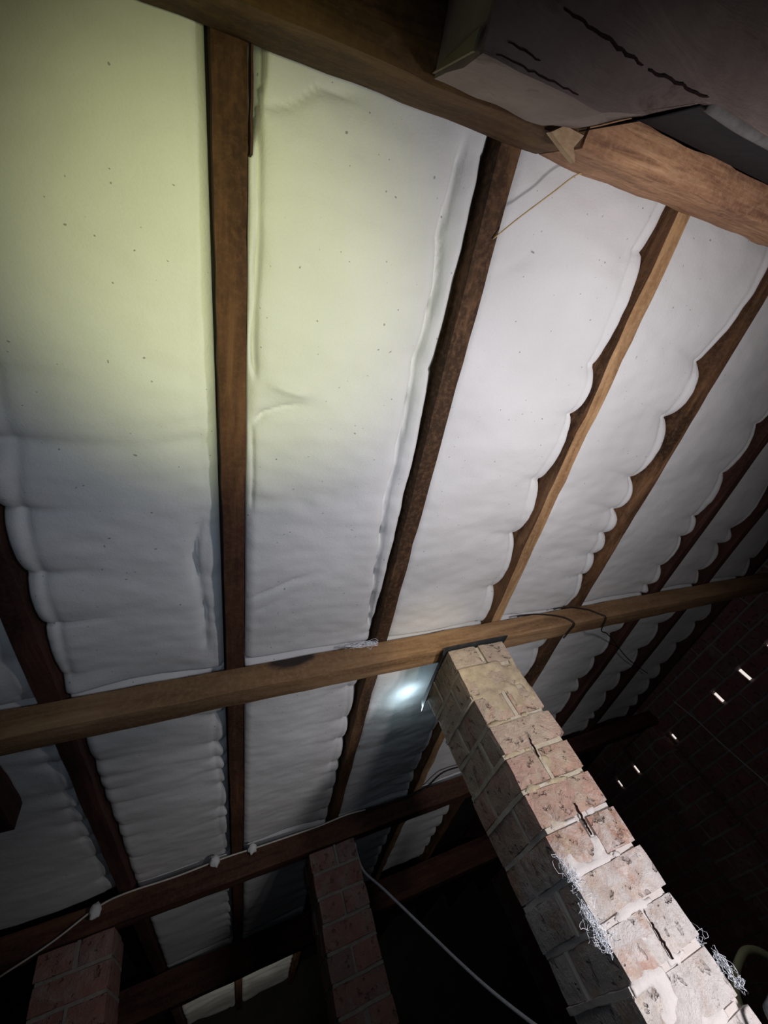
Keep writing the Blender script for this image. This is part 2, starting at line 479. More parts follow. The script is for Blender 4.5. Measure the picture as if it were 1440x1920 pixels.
def batt(name_k, xl, xr, r0, r1, notches, res, label, scallop=1.0, left_scallop=0.0, creases=(), base=0.035, roll=0.012,
         hole=None, seed=0.0, wr=0.006):
    nx = max(8, int((xr - xl) / res)); nr = max(8, int((r1 - r0) / res))
    # finer columns close to both long edges
    xs = []
    for i in range(nx + 1):
        f_ = i / nx
        f_ = f_ - 0.10 * math.sin(2 * math.pi * f_)
        xs.append(xl + (xr - xl) * f_)
    def lobe(r, nts):
        for a, b_ in zip(nts[:-1], nts[1:]):
            if a <= r <= b_:
                q = (r - a) / (b_ - a)
                k_ = 0.35 + 0.65 * abs(math.sin(a * 57.3 + seed))
                return 1 - (1 - max(0.0, math.sin(math.pi * q)) ** 0.5) * k_ - 0.25 * (1 - k_)
        return 0.6
    verts = []; faces = []
    for j in range(nr + 1):
        r = r0 + (r1 - r0) * j / nr
        L = lobe(r, notches)
        for i, x in enumerate(xs):
            dR = max(xr - x, 0.0); dL = max(x - xl, 0.0)
            e = base
            big_ = noise.noise(Vector((x * 2.2 + seed, r * 1.6, seed)))
            mid = noise.noise(Vector((x * 4 + seed, r * 9, 3 + seed)))
            fine = noise.noise(Vector((x * 14 + seed, r * 26, 7 + seed)))
            e += 0.020 * big_ + 1.5 * wr * mid * (0.6 + abs(big_)) + 0.0032 * fine
            # pillows between the pinched points of the right-hand edge, folds running in from them
            infl = math.exp(-(dR / 0.045) ** 1.4)
            e += scallop * infl * (0.020 - 0.036 * L)
            e += scallop * math.exp(-(dR / (0.13 + 0.03 * mid)) ** 1.4) * (0.008 - 0.014 * L * L)
            fold = math.exp(-(dR / 0.16)) * (1 - lobe(r + 0.22 * dR, notches)) ** 2
            e += scallop * 0.016 * fold * (1 + 1.6 * big_)
            if left_scallop:
                L2 = lobe(r + 0.07, notches)
                e += left_scallop * math.exp(-(dL / 0.09) ** 1.3) * (0.024 - 0.044 * L2)
            # seam line just inside the right edge
            dS = dR - (0.042 + 0.012 * math.sin(r * 9 + seed))
            e += roll * math.exp(-(dS / 0.008) ** 2) * (0.45 + 0.55 * (1 - L))
            # the edges roll up against the timber
            cr = 0.028
            if dR < cr: e += 0.020 * (1 - dR / cr) ** 2.5
            if dL < cr: e += 0.014 * (1 - dL / cr) ** 2
            for (pts, dep, wid) in creases:
                best = 1.0
                for a, b_ in zip(pts[:-1], pts[1:]):
                    if min(a[1], b_[1]) - 0.06 < r < max(a[1], b_[1]) + 0.06 and min(a[0], b_[0]) - 0.06 < x < max(a[0], b_[0]) + 0.06:
                        best = min(best, seg_d(x, r, a, b_)[0])
                if best < 0.06:
                    tip = min(1.0, (math.hypot(x - pts[0][0], r - pts[0][1]) + 0.01) / 0.05, (math.hypot(x - pts[-1][0], r - pts[-1][1]) + 0.01) / 0.05)
                    e += dep * tip * (0.75 + 0.5 * noise.noise(Vector((x * 9, r * 11, 2.0)))) * (0.7 * math.exp(-(best / wid) ** 2) + 0.35 * math.exp(-(best / (wid * 3.2)) ** 2))
            # ends
            for dE in (r - r0, r1 - r):
                if dE < 0.022: e += 0.022 * (1 - dE / 0.022) ** 2
            if hole: e += hole(x, r)
            e = min(max(e, -0.012), 0.115)
            verts.append(Q(x, r, 1 + e))
    W_ = nx + 1
    for j in range(nr):
        for i in range(nx):
            a = j * W_ + i
            if hole and hole(xs[i + 1], r0 + (r1 - r0) * (j + 0.5) / nr) > 0.03: continue   # torn open here
            faces.append((a, a + W_, a + W_ + 1, a + 1))
    # sides and back
    loop = [i for i in range(W_)] + [j * W_ + nx for j in range(1, nr + 1)] + [nr * W_ + i for i in range(nx - 1, -1, -1)] + [j * W_ for j in range(nr - 1, 0, -1)]
    st = len(verts)
    for q in loop:
        j, i = divmod(q, W_)
        verts.append(Q(xs[i], r0 + (r1 - r0) * j / nr, 1.140))
    n_ = len(loop)
    for k in range(n_):
        a, b_ = loop[k], loop[(k + 1) % n_]
        faces.append((a, b_, st + (k + 1) % n_, st + k))
    faces.append(tuple(range(st + n_ - 1, st - 1, -1)))
    o = mesh('insulation_batt', verts, faces, M['batt'], None, True)
    return tag(o, label, 'insulation', 'white insulation batts between the rafters')

def rnd_notches(seed, r0, r1, lo, hi):
    rg = random.Random(seed); a = [r0 - 0.05]
    while a[-1] < r1 + 0.1: a.append(a[-1] + rg.uniform(lo, hi))
    return a

order = ['Y', 'Z', 'A', 'B', 'C', 'D', 'E', 'F', 'G', 'H']
G_ = 0.0062
def bay(k):
    i = order.index(k)
    x0 = RAFT[k][0] + RAFT[k][1] + G_
    x1 = (RAFT[order[i + 1]][0] - G_) if i + 1 < len(order) else XG - 0.01
    return x0, x1

# bay B: the bright one between the straight reddish rafter and the knotty one
xl, xr = bay('B')
crB = [([(0.10, -0.20), (0.16, -0.215), (0.213, -0.254), (0.30, -0.262)], 0.024, 0.007),
       ([(0.131, 0.295), (0.19, 0.315), (0.252, 0.326)], -0.018, 0.010),
       ([(0.105, 0.42), (0.135, 0.385), (0.18, 0.368), (0.25, 0.35)], 0.024, 0.007),
       ([(0.105, 0.23), (0.118, 0.31)], 0.010, 0.006),
       ([(0.19, 0.02), (0.243, 0.045)], 0.008, 0.008),
       ([(0.10, 1.04), (0.18, 1.00), (0.29, 0.945)], 0.020, 0.007),
       ([(0.12, 1.10), (0.21, 1.045)], 0.009, 0.007),
       ([(0.10, 0.64), (0.30, 0.66)], 0.008, 0.02)]
flap = ([(0.536, -0.26), (0.530, -0.15), (0.524, -0.081), (0.540, -0.02), (0.548, 0.026), (0.541, 0.12), (0.538, 0.224), (0.537, 0.394),
         (0.531, 0.46), (0.533, 0.535), (0.527, 0.66), (0.540, 0.806), (0.548, 0.95), (0.562, 1.091), (0.577, 1.27)], 0.040, 0.0065)
pin = ([(0.534, 0.232), (0.544, 0.238)], 0.05, 0.012)
leftseam = ([(0.108, -0.20), (0.112, 0.0), (0.106, 0.2), (0.110, 0.30)], 0.026, 0.006)
leftseam2 = ([(0.107, 0.42), (0.111, 0.55), (0.109, 0.68)], 0.012, 0.005)
def holeB(x, r):
    return 0.09 * (1 - sstep(0.018, 0.032, (x - 0.09) + 0.16 * max(0, r + 0.24))) * (1 - sstep(-0.20, -0.12, r))
batt('B', xl, xr, -0.75, 1.36, [-0.8, -0.24, 0.232, 0.72, 1.30, 1.5], 0.0085,
     'large brightly lit white insulation batt right of the straight reddish rafter', 0.25, 0, crB + [flap, pin, leftseam, leftseam2], 0.034, 0.0, holeB, 2.3, 0.0045)
# bay A
xl, xr = bay('A')
crA = [([(-0.45, 0.47), (-0.30, 0.485), (-0.086, 0.47), (0.02, 0.448)], 0.012, 0.020),
       ([(-0.028, 0.70), (-0.045, 0.76), (-0.056, 0.836), (-0.045, 0.95), (-0.036, 1.05), (-0.038, 1.25)], 0.026, 0.009),
       ([(-0.385, 0.2), (-0.39, 0.5), (-0.41, 0.62), (-0.415, 0.8), (-0.42, 1.05), (-0.43, 1.3)], 0.012, 0.010)]
batt('A', xl, xr, -0.75, 1.36, [-0.8, -0.2, 0.38, 0.54, 0.72, 0.92, 1.12, 1.34, 1.6], 0.0095,
     'wide greenish lit white insulation batt filling the upper left corner', 0.10, 1.25, crA, 0.030, 0.002, None, 5.1, 0.0035)
# bay C
xl, xr = bay('C')
crC = [([(0.66, -0.02), (0.72, -0.045), (0.79, -0.083)], 0.010, 0.012), ([(1.09, -0.12), (1.105, -0.16)], 0.016, 0.007)]
batt('C', xl, xr, -0.75, 1.36, [-0.9, -0.16, 0.155, 0.325, 0.595, 0.86, 1.15, 1.40], 0.0095,
     'soft white insulation batt between the knotty rafter and the orange-edged rafter', 0.95, 0, crC, 0.034, 0.010, None, 8.7)
# bay D
xl, xr = bay('D')
batt('D', xl, xr, -0.75, 1.36, [-0.4, 0.10, 0.315, 0.595, 0.755, 0.88, 1.0, 1.12, 1.36], 0.0095,
     'pillowy white insulation batt right of the orange-edged rafter, with a deeply scalloped right edge', 1.1, 0, (), 0.032, 0.010, None, 11.9)
xl, xr = bay('E')
batt('E', xl, xr, -0.75, 1.36, rnd_notches(4, -0.75, 1.36, 0.09, 0.30), 0.012,
     'greying insulation batt between the warm brown rafter and the first dark reddish rafter', 1.0, 0, (), 0.034, 0.009, None, 14.2)
xl, xr = bay('F')
batt('F', xl, xr, -0.75, 1.36, rnd_notches(5, -0.75, 1.36, 0.10, 0.34), 0.014,
     'shaded insulation batt in the third bay from the gable wall, above the purlin', 1.0, 0, (), 0.036, 0.009, None, 17.2)
xl, xr = bay('G')
batt('G', xl, xr, -0.75, 1.36, rnd_notches(6, -0.75, 1.36, 0.10, 0.34), 0.016,
     'dim insulation batt in the second bay from the gable wall, above the purlin', 0.9, 0, (), 0.036, 0.009, None, 20.2)
xl, xr = bay('Z')
batt('Z', xl, xr, -0.75, 1.36, rnd_notches(7, -0.75, 1.36, 0.15, 0.3), 0.018,
     'shaded insulation batt left of the leftmost rafter, above the long purlin', 0.6, 0, (), 0.034, 0.006, None, 23.2)
# the rows beyond the middle purlin and beyond the lower purlin
row2 = {'Z': 'blue-grey insulation batt in the lower left, below the hanging timber stub',
        'A': 'blue-grey insulation batt below the purlin, right of the dark leftmost rafter',
        'B': 'blue-grey insulation batt below the purlin, right of the straight reddish rafter',
        'C': 'insulation batt with a bluish bright spot just left of the pier head',
        'D': 'dim insulation batt right of the lit pier head, below the purlin',
        'E': 'dark grey scalloped insulation batt below the black cord loops',
        'F': 'dark grey insulation batt with a black cord across it, below the purlin',
        'G': 'narrow dark grey insulation batt below the purlin in the second bay from the gable'}
row3 = {'A': 'dark insulation batt beyond the lower purlin, right of the dark corner pier',
        'B': 'dark insulation batt below the lower purlin, left of the dull red pier',
        'C': 'dark insulation batt just right of the dull red pier below the lower purlin',
        'D': 'nearly black insulation batt below the lower purlin, behind the lit pier'}
row4 = {'A': 'wrinkled, faintly lit insulation batt at the bottom, left of the straight rafter',
        'B': 'wrinkled insulation batt faintly lit at the bottom, beside the dull red pier'}
for i, (k, lab) in enumerate(row2.items()):
    xl, xr = bay(k)
    big = k in 'ABC'
    nt_ = rnd_notches(30 + i, 1.37, 3.03, 0.08, 0.28)
    batt(k, xl, xr, 1.372, 3.035, nt_, 0.011 if big else 0.015, lab, 0.6 if big else 0.9, 0.5 if k == 'A' else 0, (), 0.036, 0.007,
         None, 31.7 + 3 * i, 0.0045)
for i, (k, lab) in enumerate(row3.items()):
    xl, xr = bay(k)
    batt(k, xl, xr, 3.045, 4.72, rnd_notches(50 + i, 3.05, 4.72, 0.12, 0.25), 0.02, lab, 0.9, 0, (), 0.036, 0.007, None, 61.7 + 3 * i)
for i, (k, lab) in enumerate(row4.items()):
    xl, xr = bay(k)
    batt(k, xl, xr, 4.73, 7.2, rnd_notches(60 + i, 4.73, 7.2, 0.2, 0.35), 0.02, lab, 0.8, 0.6,
         ([([(xl, 5.9), (xr, 6.15)], 0.03, 0.03), ([(xl, 6.45), (xr, 6.5)], 0.03, 0.03), ([(xl, 5.6), (xr, 5.65)], 0.02, 0.03)]),
         0.036, 0.01, None, 81.7 + 3 * i, 0.018)

# ------------------------------------------------------------------ purlins and near beam
def beam(name, x0, x1, r0, r1, n0, n1, mat, label, cat, nseg=60, jit=0.004, group=None, seed=0.0):
    vs, fs = grid_box((x0, r0, n0), (x1, r1, n1), (nseg, 4, 4), Q, jit, 7, 0.005, seed)
    o = mesh(name, vs, fs, M[mat], None, False)
    return tag(o, label, cat, group)
# origin of the main purlin is put where its black stain sits
vs, fs = grid_box((-2.6, 1.318, 0.896), (XG + 0.02, 1.402, 0.9940), (150, 4, 4), Q, 0.0035, 7, 0.005, 1.0)
o = mesh('purlin', vs, fs, M['purlin'], None, False, Q(0.235, 1.36, 0.965))
tag(o, 'long orange-brown purlin crossing the middle of the picture above the lit pier', 'purlin')
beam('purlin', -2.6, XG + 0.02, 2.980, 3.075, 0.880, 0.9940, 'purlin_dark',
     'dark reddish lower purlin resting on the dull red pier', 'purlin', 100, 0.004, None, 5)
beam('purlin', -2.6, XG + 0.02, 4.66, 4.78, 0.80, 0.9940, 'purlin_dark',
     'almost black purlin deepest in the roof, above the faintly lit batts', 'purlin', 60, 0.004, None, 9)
beam('ridge_beam', -2.6, 0.690, -0.350, -0.257, 0.850, 0.9940, 'beam',
     'dark brown beam across the top left that the rafters run up to', 'beam', 70, 0.004, None, 12)
beam('ridge_beam', 0.692, XG + 0.02, -0.327, -0.257, 0.850, 0.9940, 'orange_wood',
     'rough-sawn orange timber running out of the top right from the dusty block', 'beam', 80, 0.006, None, 15)
beam('roof_board', -2.6, 2.6, -0.640, -0.356, 0.885, 0.96, 'beam',
     'brown board lying flat behind the near beam at the top of the picture', 'board', 60, 0.004, None, 21)

# ------------------------------------------------------------------ dusty block under the near beam
def block():
    t = empty('timber_block', P(0.8, -0.5, 0.70), 'big dusty grey-brown block with dark cracks fixed under the beam at the top right', 'block')
    # outline of its underside in (x, w) at z=.70 ; the right end is broken off at a slant
    zb, zt = 0.70, 0.845
    top_w, bot_w = -0.224, -0.2245
    ol = [(0.352, -0.2245), (0.575, -0.2245), (0.660, -0.243), (0.775, -0.291), (1.25, -0.291), (1.25, -0.75), (0.352, -0.75)]
    n_ = len(ol)
    verts = []; faces = []
    rings = [zb, zb + 0.004, zt]
    per = []
    for a, b_ in zip(ol, ol[1:] + ol[:1]):
        k = max(1, int(math.hypot(b_[0] - a[0], b_[1] - a[1]) / 0.02))
        for i in range(k):
            per.append((a[0] + (b_[0] - a[0]) * i / k, a[1] + (b_[1] - a[1]) * i / k))
    NP = len(per)
    cxp, cyp = 0.78, -0.45
    for ri, z in enumerate([zb, zb + 0.006, zb + 0.05, zb + 0.1, zt]):
        for (x, w) in per:
            f_ = 0.996 if ri == 0 else 1.0
            x2 = cxp + (x - cxp) * f_; w2 = cyp + (w - cyp) * f_
            q = noise.noise(Vector((x * 14, w * 14, z * 14)))
            verts.append(P(x2 + 0.004 * q, w2 + 0.004 * q, z + (0.003 * q if ri < 4 else 0)))
    for ri in range(4):
        for i in range(NP):
            a = ri * NP + i; b_ = ri * NP + (i + 1) % NP
            faces.append((a, b_, b_ + NP, a + NP))
    faces.append(tuple(range(NP))[::-1]); faces.append(tuple(range(4 * NP, 5 * NP)))
    mesh('block_body', verts, faces, M['block'], t)
    # lit part of the left end face, painted as a thin pale triangle
    vs = [P(0.3475, -0.228, 0.838), P(0.3475, -0.229, 0.712), P(0.3475, -0.250, 0.708), P(0.3475, -0.236, 0.80)]
    vs += [v + Vector((-0.003, 0, 0)) for v in vs]
    c_ = mesh('lit_corner', vs, [(0, 1, 2, 3), (7, 6, 5, 4), (0, 4, 5, 1), (1, 5, 6, 2), (2, 6, 7, 3), (3, 7, 4, 0)], M['lit_facet'], t)
    c_['label'] = 'pale triangle painted as the lit part of the block corner'
    # cracks: open splits rimmed by raised lips
    def crack(pts, wd):
        verts = []; faces = []
        for i, (x, w) in enumerate(pts):
            h = wd * (0.35 + 0.65 * math.sin(math.pi * (i + 0.5) / len(pts)))
            q = noise.noise(Vector((x * 60, w * 60, 0))) * 0.0035 + noise.noise(Vector((x * 190, w * 60, 3))) * 0.0015; h *= 0.55 + 0.9 * abs(noise.noise(Vector((x * 120, 1, 3))))
            verts += [P(x, w + q - h, zb - 0.0035), P(x, w + q + h, zb - 0.0035), P(x, w + q + h, zb + 0.004), P(x, w + q - h, zb + 0.004)]
        for i in range(len(pts) - 1):
            a = i * 4
            for k in range(4):
                faces.append((a + k, a + (k + 1) % 4, a + 4 + (k + 1) % 4, a + 4 + k))
        faces.append((3, 2, 1, 0)); faces.append((len(verts) - 4, len(verts) - 3, len(verts) - 2, len(verts) - 1))
        return mesh('crack', verts, faces, M['plate_brown'], t)
    def line(a, b_, n):
        return [(a[0] + (b_[0] - a[0]) * i / n, a[1] + (b_[1] - a[1]) * i / n) for i in range(n + 1)]
    crack(line((0.455, -0.296), (0.615, -0.288), 18), 0.0022)
    crack(line((0.385, -0.246), (0.440, -0.244), 8), 0.0012)
    crack(line((0.63, -0.287), (0.77, -0.293), 16), 0.0018)
    crack(line((0.372, -0.232), (0.52, -0.231), 16), 0.0010)
    # rounded dusty lip along the far edge
    tube('edge_lip', [P(0.79, -0.293, 0.710), P(0.9, -0.290, 0.712), P(1.05, -0.291, 0.711), P(1.25, -0.29, 0.712)], 0.008, M['pipe'], t)
    return t
M['lit_facet'] = plain('painted_lit_facet', (0.20, 0.155, 0.10), (0.27, 0.215, 0.15), 14)  # paler tone that paints the light on the block's end face
M['plate_brown'] = plain('dark_red_brown_split', (0.025, 0.012, 0.012), (0.05, 0.024, 0.022), 30)
blk = block()

# black membrane hanging behind the orange timber
pr = [(0.655, -0.238), (0.700, -0.255), (0.740, -0.272), (0.775, -0.2865), (0.95, -0.2865), (1.10, -0.287), (1.25, -0.287)]
mv = []; mf = []
for (x, w) in pr:
    q = 0.0015 * noise.noise(Vector((x * 30, 0, 0)))
    mv += [P(x, w + q, 0.710), P(x, w + 0.002 + q, 0.710), P(x, w + 0.002 - q, 0.842), P(x, w - q, 0.842)]
for i in range(len(pr) - 1):
    for k in range(4):
        mf.append((i * 4 + k, i * 4 + (k + 1) % 4, i * 4 + 4 + (k + 1) % 4, i * 4 + 4 + k))
mf += [(3, 2, 1, 0), tuple(len(mv) - 4 + k for k in range(4))]
mesh('black_felt', mv, mf, M['black_felt'], blk)['label'] = 'black felt strip along the broken edge of the block'

# pale chip at the broken end of the orange timber
vs = [P(0.598, -0.222, 0.845), P(0.640, -0.205, 0.842), P(0.668, -0.194, 0.838), P(0.656, -0.214, 0.842), P(0.672, -0.235, 0.845), P(0.625, -0.238, 0.847)]
vs = vs + [v + Vector((0, 0, 0.012)) for v in vs]
fs = [tuple(range(6))[::-1], tuple(range(6, 12))] + [(i, (i + 1) % 6, (i + 1) % 6 + 6, i + 6) for i in range(6)]
tag(mesh('wood_chip', vs, fs, M['chip']), 'pale split wood chip sticking out where the orange timber meets the dusty block', 'wood chip')

# ------------------------------------------------------------------ brick piers
def brick_mesh(name, sx, sy, sz, mat, seed, n=(5, 5, 3), jit=0.0035):
    vs, fs = grid_box((-sx / 2, -sy / 2, -sz / 2), (sx / 2, sy / 2, sz / 2), n,
                      lambda x, y, z: Vector((x * S, y * S, z * S)), jit, 9, 0.005, seed)
    me = bpy.data.meshes.new(name)
    me.from_pydata([tuple(v) for v in vs], [], fs)
    me.materials.append(mat)
    me.update()
    return me

def pier(x0, x1, w0, w1, ztop, label, mat, mmat, seed, hero=False, jo=0.0125, course=0.1096):
    t = empty('brick_pier', P((x0 + x1) / 2, (w0 + w1) / 2, FZ), label, 'brick pier')
    rg = random.Random(seed)
    z = ztop; c = 0
    cache = {}
    base = parent_world(t)
    mv = []; mf = []
    def addbox(a, b_, jit=0.002, n=(6, 6, 1)):
        vs, fs = grid_box(a, b_, n, P, jit, 18, 0.0, rg.random() * 50)
        k = len(mv); mv.extend(vs); mf.extend(tuple(i + k for i in f_) for f_ in fs)
    bh = course - jo
    WX, WW = x1 - x0, w1 - w0
    # recessed core
    ins = 0.014
    addbox((x0 + ins, w0 + 0.010, FZ), (x1 - ins, w1 - ins, ztop - 0.004), 0.0015, (6, 6, 22))
    while z - bh > FZ:
        j = jo
        rot = (c % 2)
        lay = []
        if rot == 0:      # headers side by side on the front, a stretcher behind
            m_ = 0.5 + rg.uniform(-0.05, 0.05)
            d_ = 0.5 + rg.uniform(-0.02, 0.02)
            lay = [(0, m_, 0, 0.64), (m_, 1, 0, 0.64), (0, 1, 0.64, 1)]
        else:
            m_ = None
            lay = [(0, 1, 0, 0.33), (0, 0.5, 0.33, 1), (0.5, 1, 0.33, 1)]
        for (a, b_, cc, dd) in lay:
            ax = x0 + a * WX + (j / 2 if a > 0 else 0); bx = x0 + b_ * WX - (j / 2 if b_ < 1 else 0)
            aw = w0 + cc * WW + (j / 2 if cc > 0 else 0); bw = w0 + dd * WW - (j / 2 if dd < 1 else 0)
            key = (round(bx - ax, 2), round(bw - aw, 2), 0 if not hero else (c, a, cc))
            if hero or key not in cache:
                cache[key] = brick_mesh('brick', bx - ax, bw - aw, bh, mat, rg.random() * 90, (6, 6, 4) if hero else (3, 3, 2), 0.0038 if hero else 0.003)
            o = bpy.data.objects.new('brick', cache[key])
            o.parent = t
            jx = rg.uniform(-0.007, 0.007); jw = rg.uniform(-0.004, 0.004)
            o.location = P((ax + bx) / 2 + jx, (aw + bw) / 2 + jw, z - bh / 2) - base
            o.rotation_euler = (rg.uniform(-0.006, 0.006), rg.uniform(-0.01, 0.01), rg.uniform(-0.012, 0.012))
            col.objects.link(o)
        # bed joint under this course, flush in front, raked out in places at the right edge
        rr = rg.choice([0.026, 0.030, 0.012, 0.034]) if hero else 0.006
        rl = rg.choice([0.003, 0.006, -0.002]) if hero else 0.004
        addbox((x0 + rl, w0 + 0.0045, z - bh - jo - 0.001), (x1 - rr, w1 - 0.006, z - bh + 0.001), 0.0035, (10, 10, 1))
        # perpend on the front
        xm = x0 + (m_ or 0.5) * WX
        if m_: addbox((xm - jo * 0.7, w0 + (0.002 if rg.random() < 0.5 else 0.009), z - bh), (xm + jo * 0.35, w0 + 0.03, z), 0.002, (2, 2, 5))
        # perpends on the left side
        for wq in ((0.64,) if rot == 0 else (0.33,)):
            wm = w0 + wq * WW
            addbox((x0 + 0.002, wm - jo / 2, z - bh), (x0 + 0.03, wm + jo / 2, z), 0.002, (2, 2, 4))
        z -= course; c += 1
    # bottom filler course
    addbox((x0, w0, FZ), (x1, w1, max(z, FZ + 0.01)), 0.001, (2, 2, 1))
    mesh('mortar', mv, mf, mmat, t)
    return t

PX0, PX1, PW0, PW1, PZT = 0.882, 1.163, 1.353, 1.702, 0.832
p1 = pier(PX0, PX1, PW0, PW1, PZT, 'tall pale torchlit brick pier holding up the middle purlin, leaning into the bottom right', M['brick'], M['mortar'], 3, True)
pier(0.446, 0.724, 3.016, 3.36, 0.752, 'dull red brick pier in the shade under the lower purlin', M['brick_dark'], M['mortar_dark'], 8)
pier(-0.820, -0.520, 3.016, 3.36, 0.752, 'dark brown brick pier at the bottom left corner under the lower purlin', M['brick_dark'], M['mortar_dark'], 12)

# mortar smeared over the front of the lit pier: thick at the head, thin patches lower down
def smear():
    nx, nz = 46, 210
    z1, z0 = 0.742, -0.45
    H = {}
    for i in range(nx + 1):
        for k in range(nz + 1):
            x = PX0 + 0.004 + (PX1 - PX0 - 0.008) * i / nx; z = z1 + (z0 - z1) * k / nz
            fx = i / nx
            n1 = noise.noise(Vector((x * 17, z * 17, 1.0))); n2 = noise.noise(Vector((x * 45, z * 45, 5.0))); n3 = noise.noise(Vector((x * 100, z * 100, 9.0)))
            top = sstep(0.46, 0.66, z)
            h = -0.30 + 0.62 * top + 0.85 * n1 + 0.30 * n2 + 0.12 * n3
            h += 0.18 * (1 - sstep(0.0, 0.25, z))
            h -= 0.55 * sstep(0.62, 1.0, fx) * (0.6 + 0.4 * (1 - top)) + 0.35 * (1 - sstep(0.0, 0.12, fx)) * (1 - top)
            # fill along the bed joints
            ph = ((PZT - z) / 0.1096) % 1.0
            jd = min(abs(ph - 0.94), abs(ph + 0.06)) 
            h += 0.42 * math.exp(-(jd / 0.10) ** 2) * (1 - sstep(0.55, 0.85, fx))
            H[i, k] = (x, z, h)
    verts = []; faces = []; idx = {}
    def vid(i, k):
        if (i, k) not in idx:
            x, z, h = H[i, k]
            idx[(i, k)] = len(verts)
            verts.append(P(x, PW0 + 0.0035 - min(0.0085, 0.012 * max(h, -0.3) + 0.003 * n3 + 0.0015 * n2), z))
        return idx[(i, k)]
    for i in range(nx):
        for k in range(nz):
            q = [(i, k), (i, k + 1), (i + 1, k + 1), (i + 1, k)]
            if sum(H[a][2] for a in q) / 4 > -0.02:
                faces.append(tuple(vid(*a) for a in q))
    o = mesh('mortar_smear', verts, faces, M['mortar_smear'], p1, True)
    md = o.modifiers.new('solid', 'SOLIDIFY'); md.thickness = 0.003; md.offset = -1
    o['kind'] = 'stuff'
smear()

# open cracks down the middle of the pier face
def pier_crack(pts, wd):
    verts = []; faces = []
    for i, (x, z) in enumerate(pts):
        h = wd * (0.25 + 0.75 * math.sin(math.pi * (i + 0.3) / len(pts)))
        y0, y1 = PW0 - 0.0105, PW0 - 0.002
        verts += [P(x - h, y0, z), P(x + h, y0, z), P(x + h, y1, z), P(x - h, y1, z)]
    for i in range(len(pts) - 1):
        a = i * 4
        for k in range(4):
            faces.append((a + k, a + (k + 1) % 4, a + 4 + (k + 1) % 4, a + 4 + k))
    faces.append((3, 2, 1, 0)); n_ = len(verts); faces.append((n_ - 4, n_ - 3, n_ - 2, n_ - 1))
    mesh('crack', verts, faces, M['plate_brown'], p1)
def wob(a, b_, n, s_):
    return [(a[0] + (b_[0] - a[0]) * i / n + 0.006 * noise.noise(Vector((i * 0.7, s_, 0))), a[1] + (b_[1] - a[1]) * i / n) for i in range(n + 1)]
pier_crack(wob((1.010, 0.430), (1.005, 0.365), 7, 1), 0.0010)
pier_crack(wob((1.030, 0.215), (1.022, 0.130), 16, 2), 0.0016)
pier_crack(wob((1.038, -0.075), (1.035, -0.145), 14, 4), 0.0012)
pier_crack(wob((1.012, -0.265), (1.010, -0.320), 10, 5), 0.0014)

# thin dark sheet between pier head and purlin, bent down on the left
def sheet():
    zt = PZT + 0.004
    pr = [(0.850, zt - 0.030), (0.862, zt - 0.012), (0.874, zt), (1.02, zt + 0.001), (1.20, zt + 0.001)]
    verts = []; faces = []
    ws = [1.336, 1.45, 1.60, 1.735]
    for w in ws:
        for (x, z) in pr:
            dz = -(w - 1.353) * 0.05 if x < 0.87 else 0
            verts.append(P(x, w, z + dz)); 
    k = len(verts)
    verts += [v + Vector((0, 0, 0.0035)) for v in verts]
    n_ = len(pr)
    for j in range(len(ws) - 1):
        for i in range(n_ - 1):
            a = j * n_ + i
            faces.append((a, a + n_, a + n_ + 1, a + 1)); faces.append((k + a, k + a + 1, k + a + n_ + 1, k + a + n_))
    for i in range(n_ - 1):
        faces.append((i, i + 1, k + i + 1, k + i)); a = (len(ws) - 1) * n_ + i; faces.append((a, k + a, k + a + 1, a + 1))
    for j in range(len(ws) - 1):
        a = j * n_; faces.append((a, k + a, k + a + n_, a + n_)); a += n_ - 1; faces.append((a, a + n_, k + a + n_, k + a))
    tag(mesh('cap_sheet', verts, faces, M['plate']), 'thin black sheet sandwiched between the lit pier head and the purlin', 'sheet')
sheet()

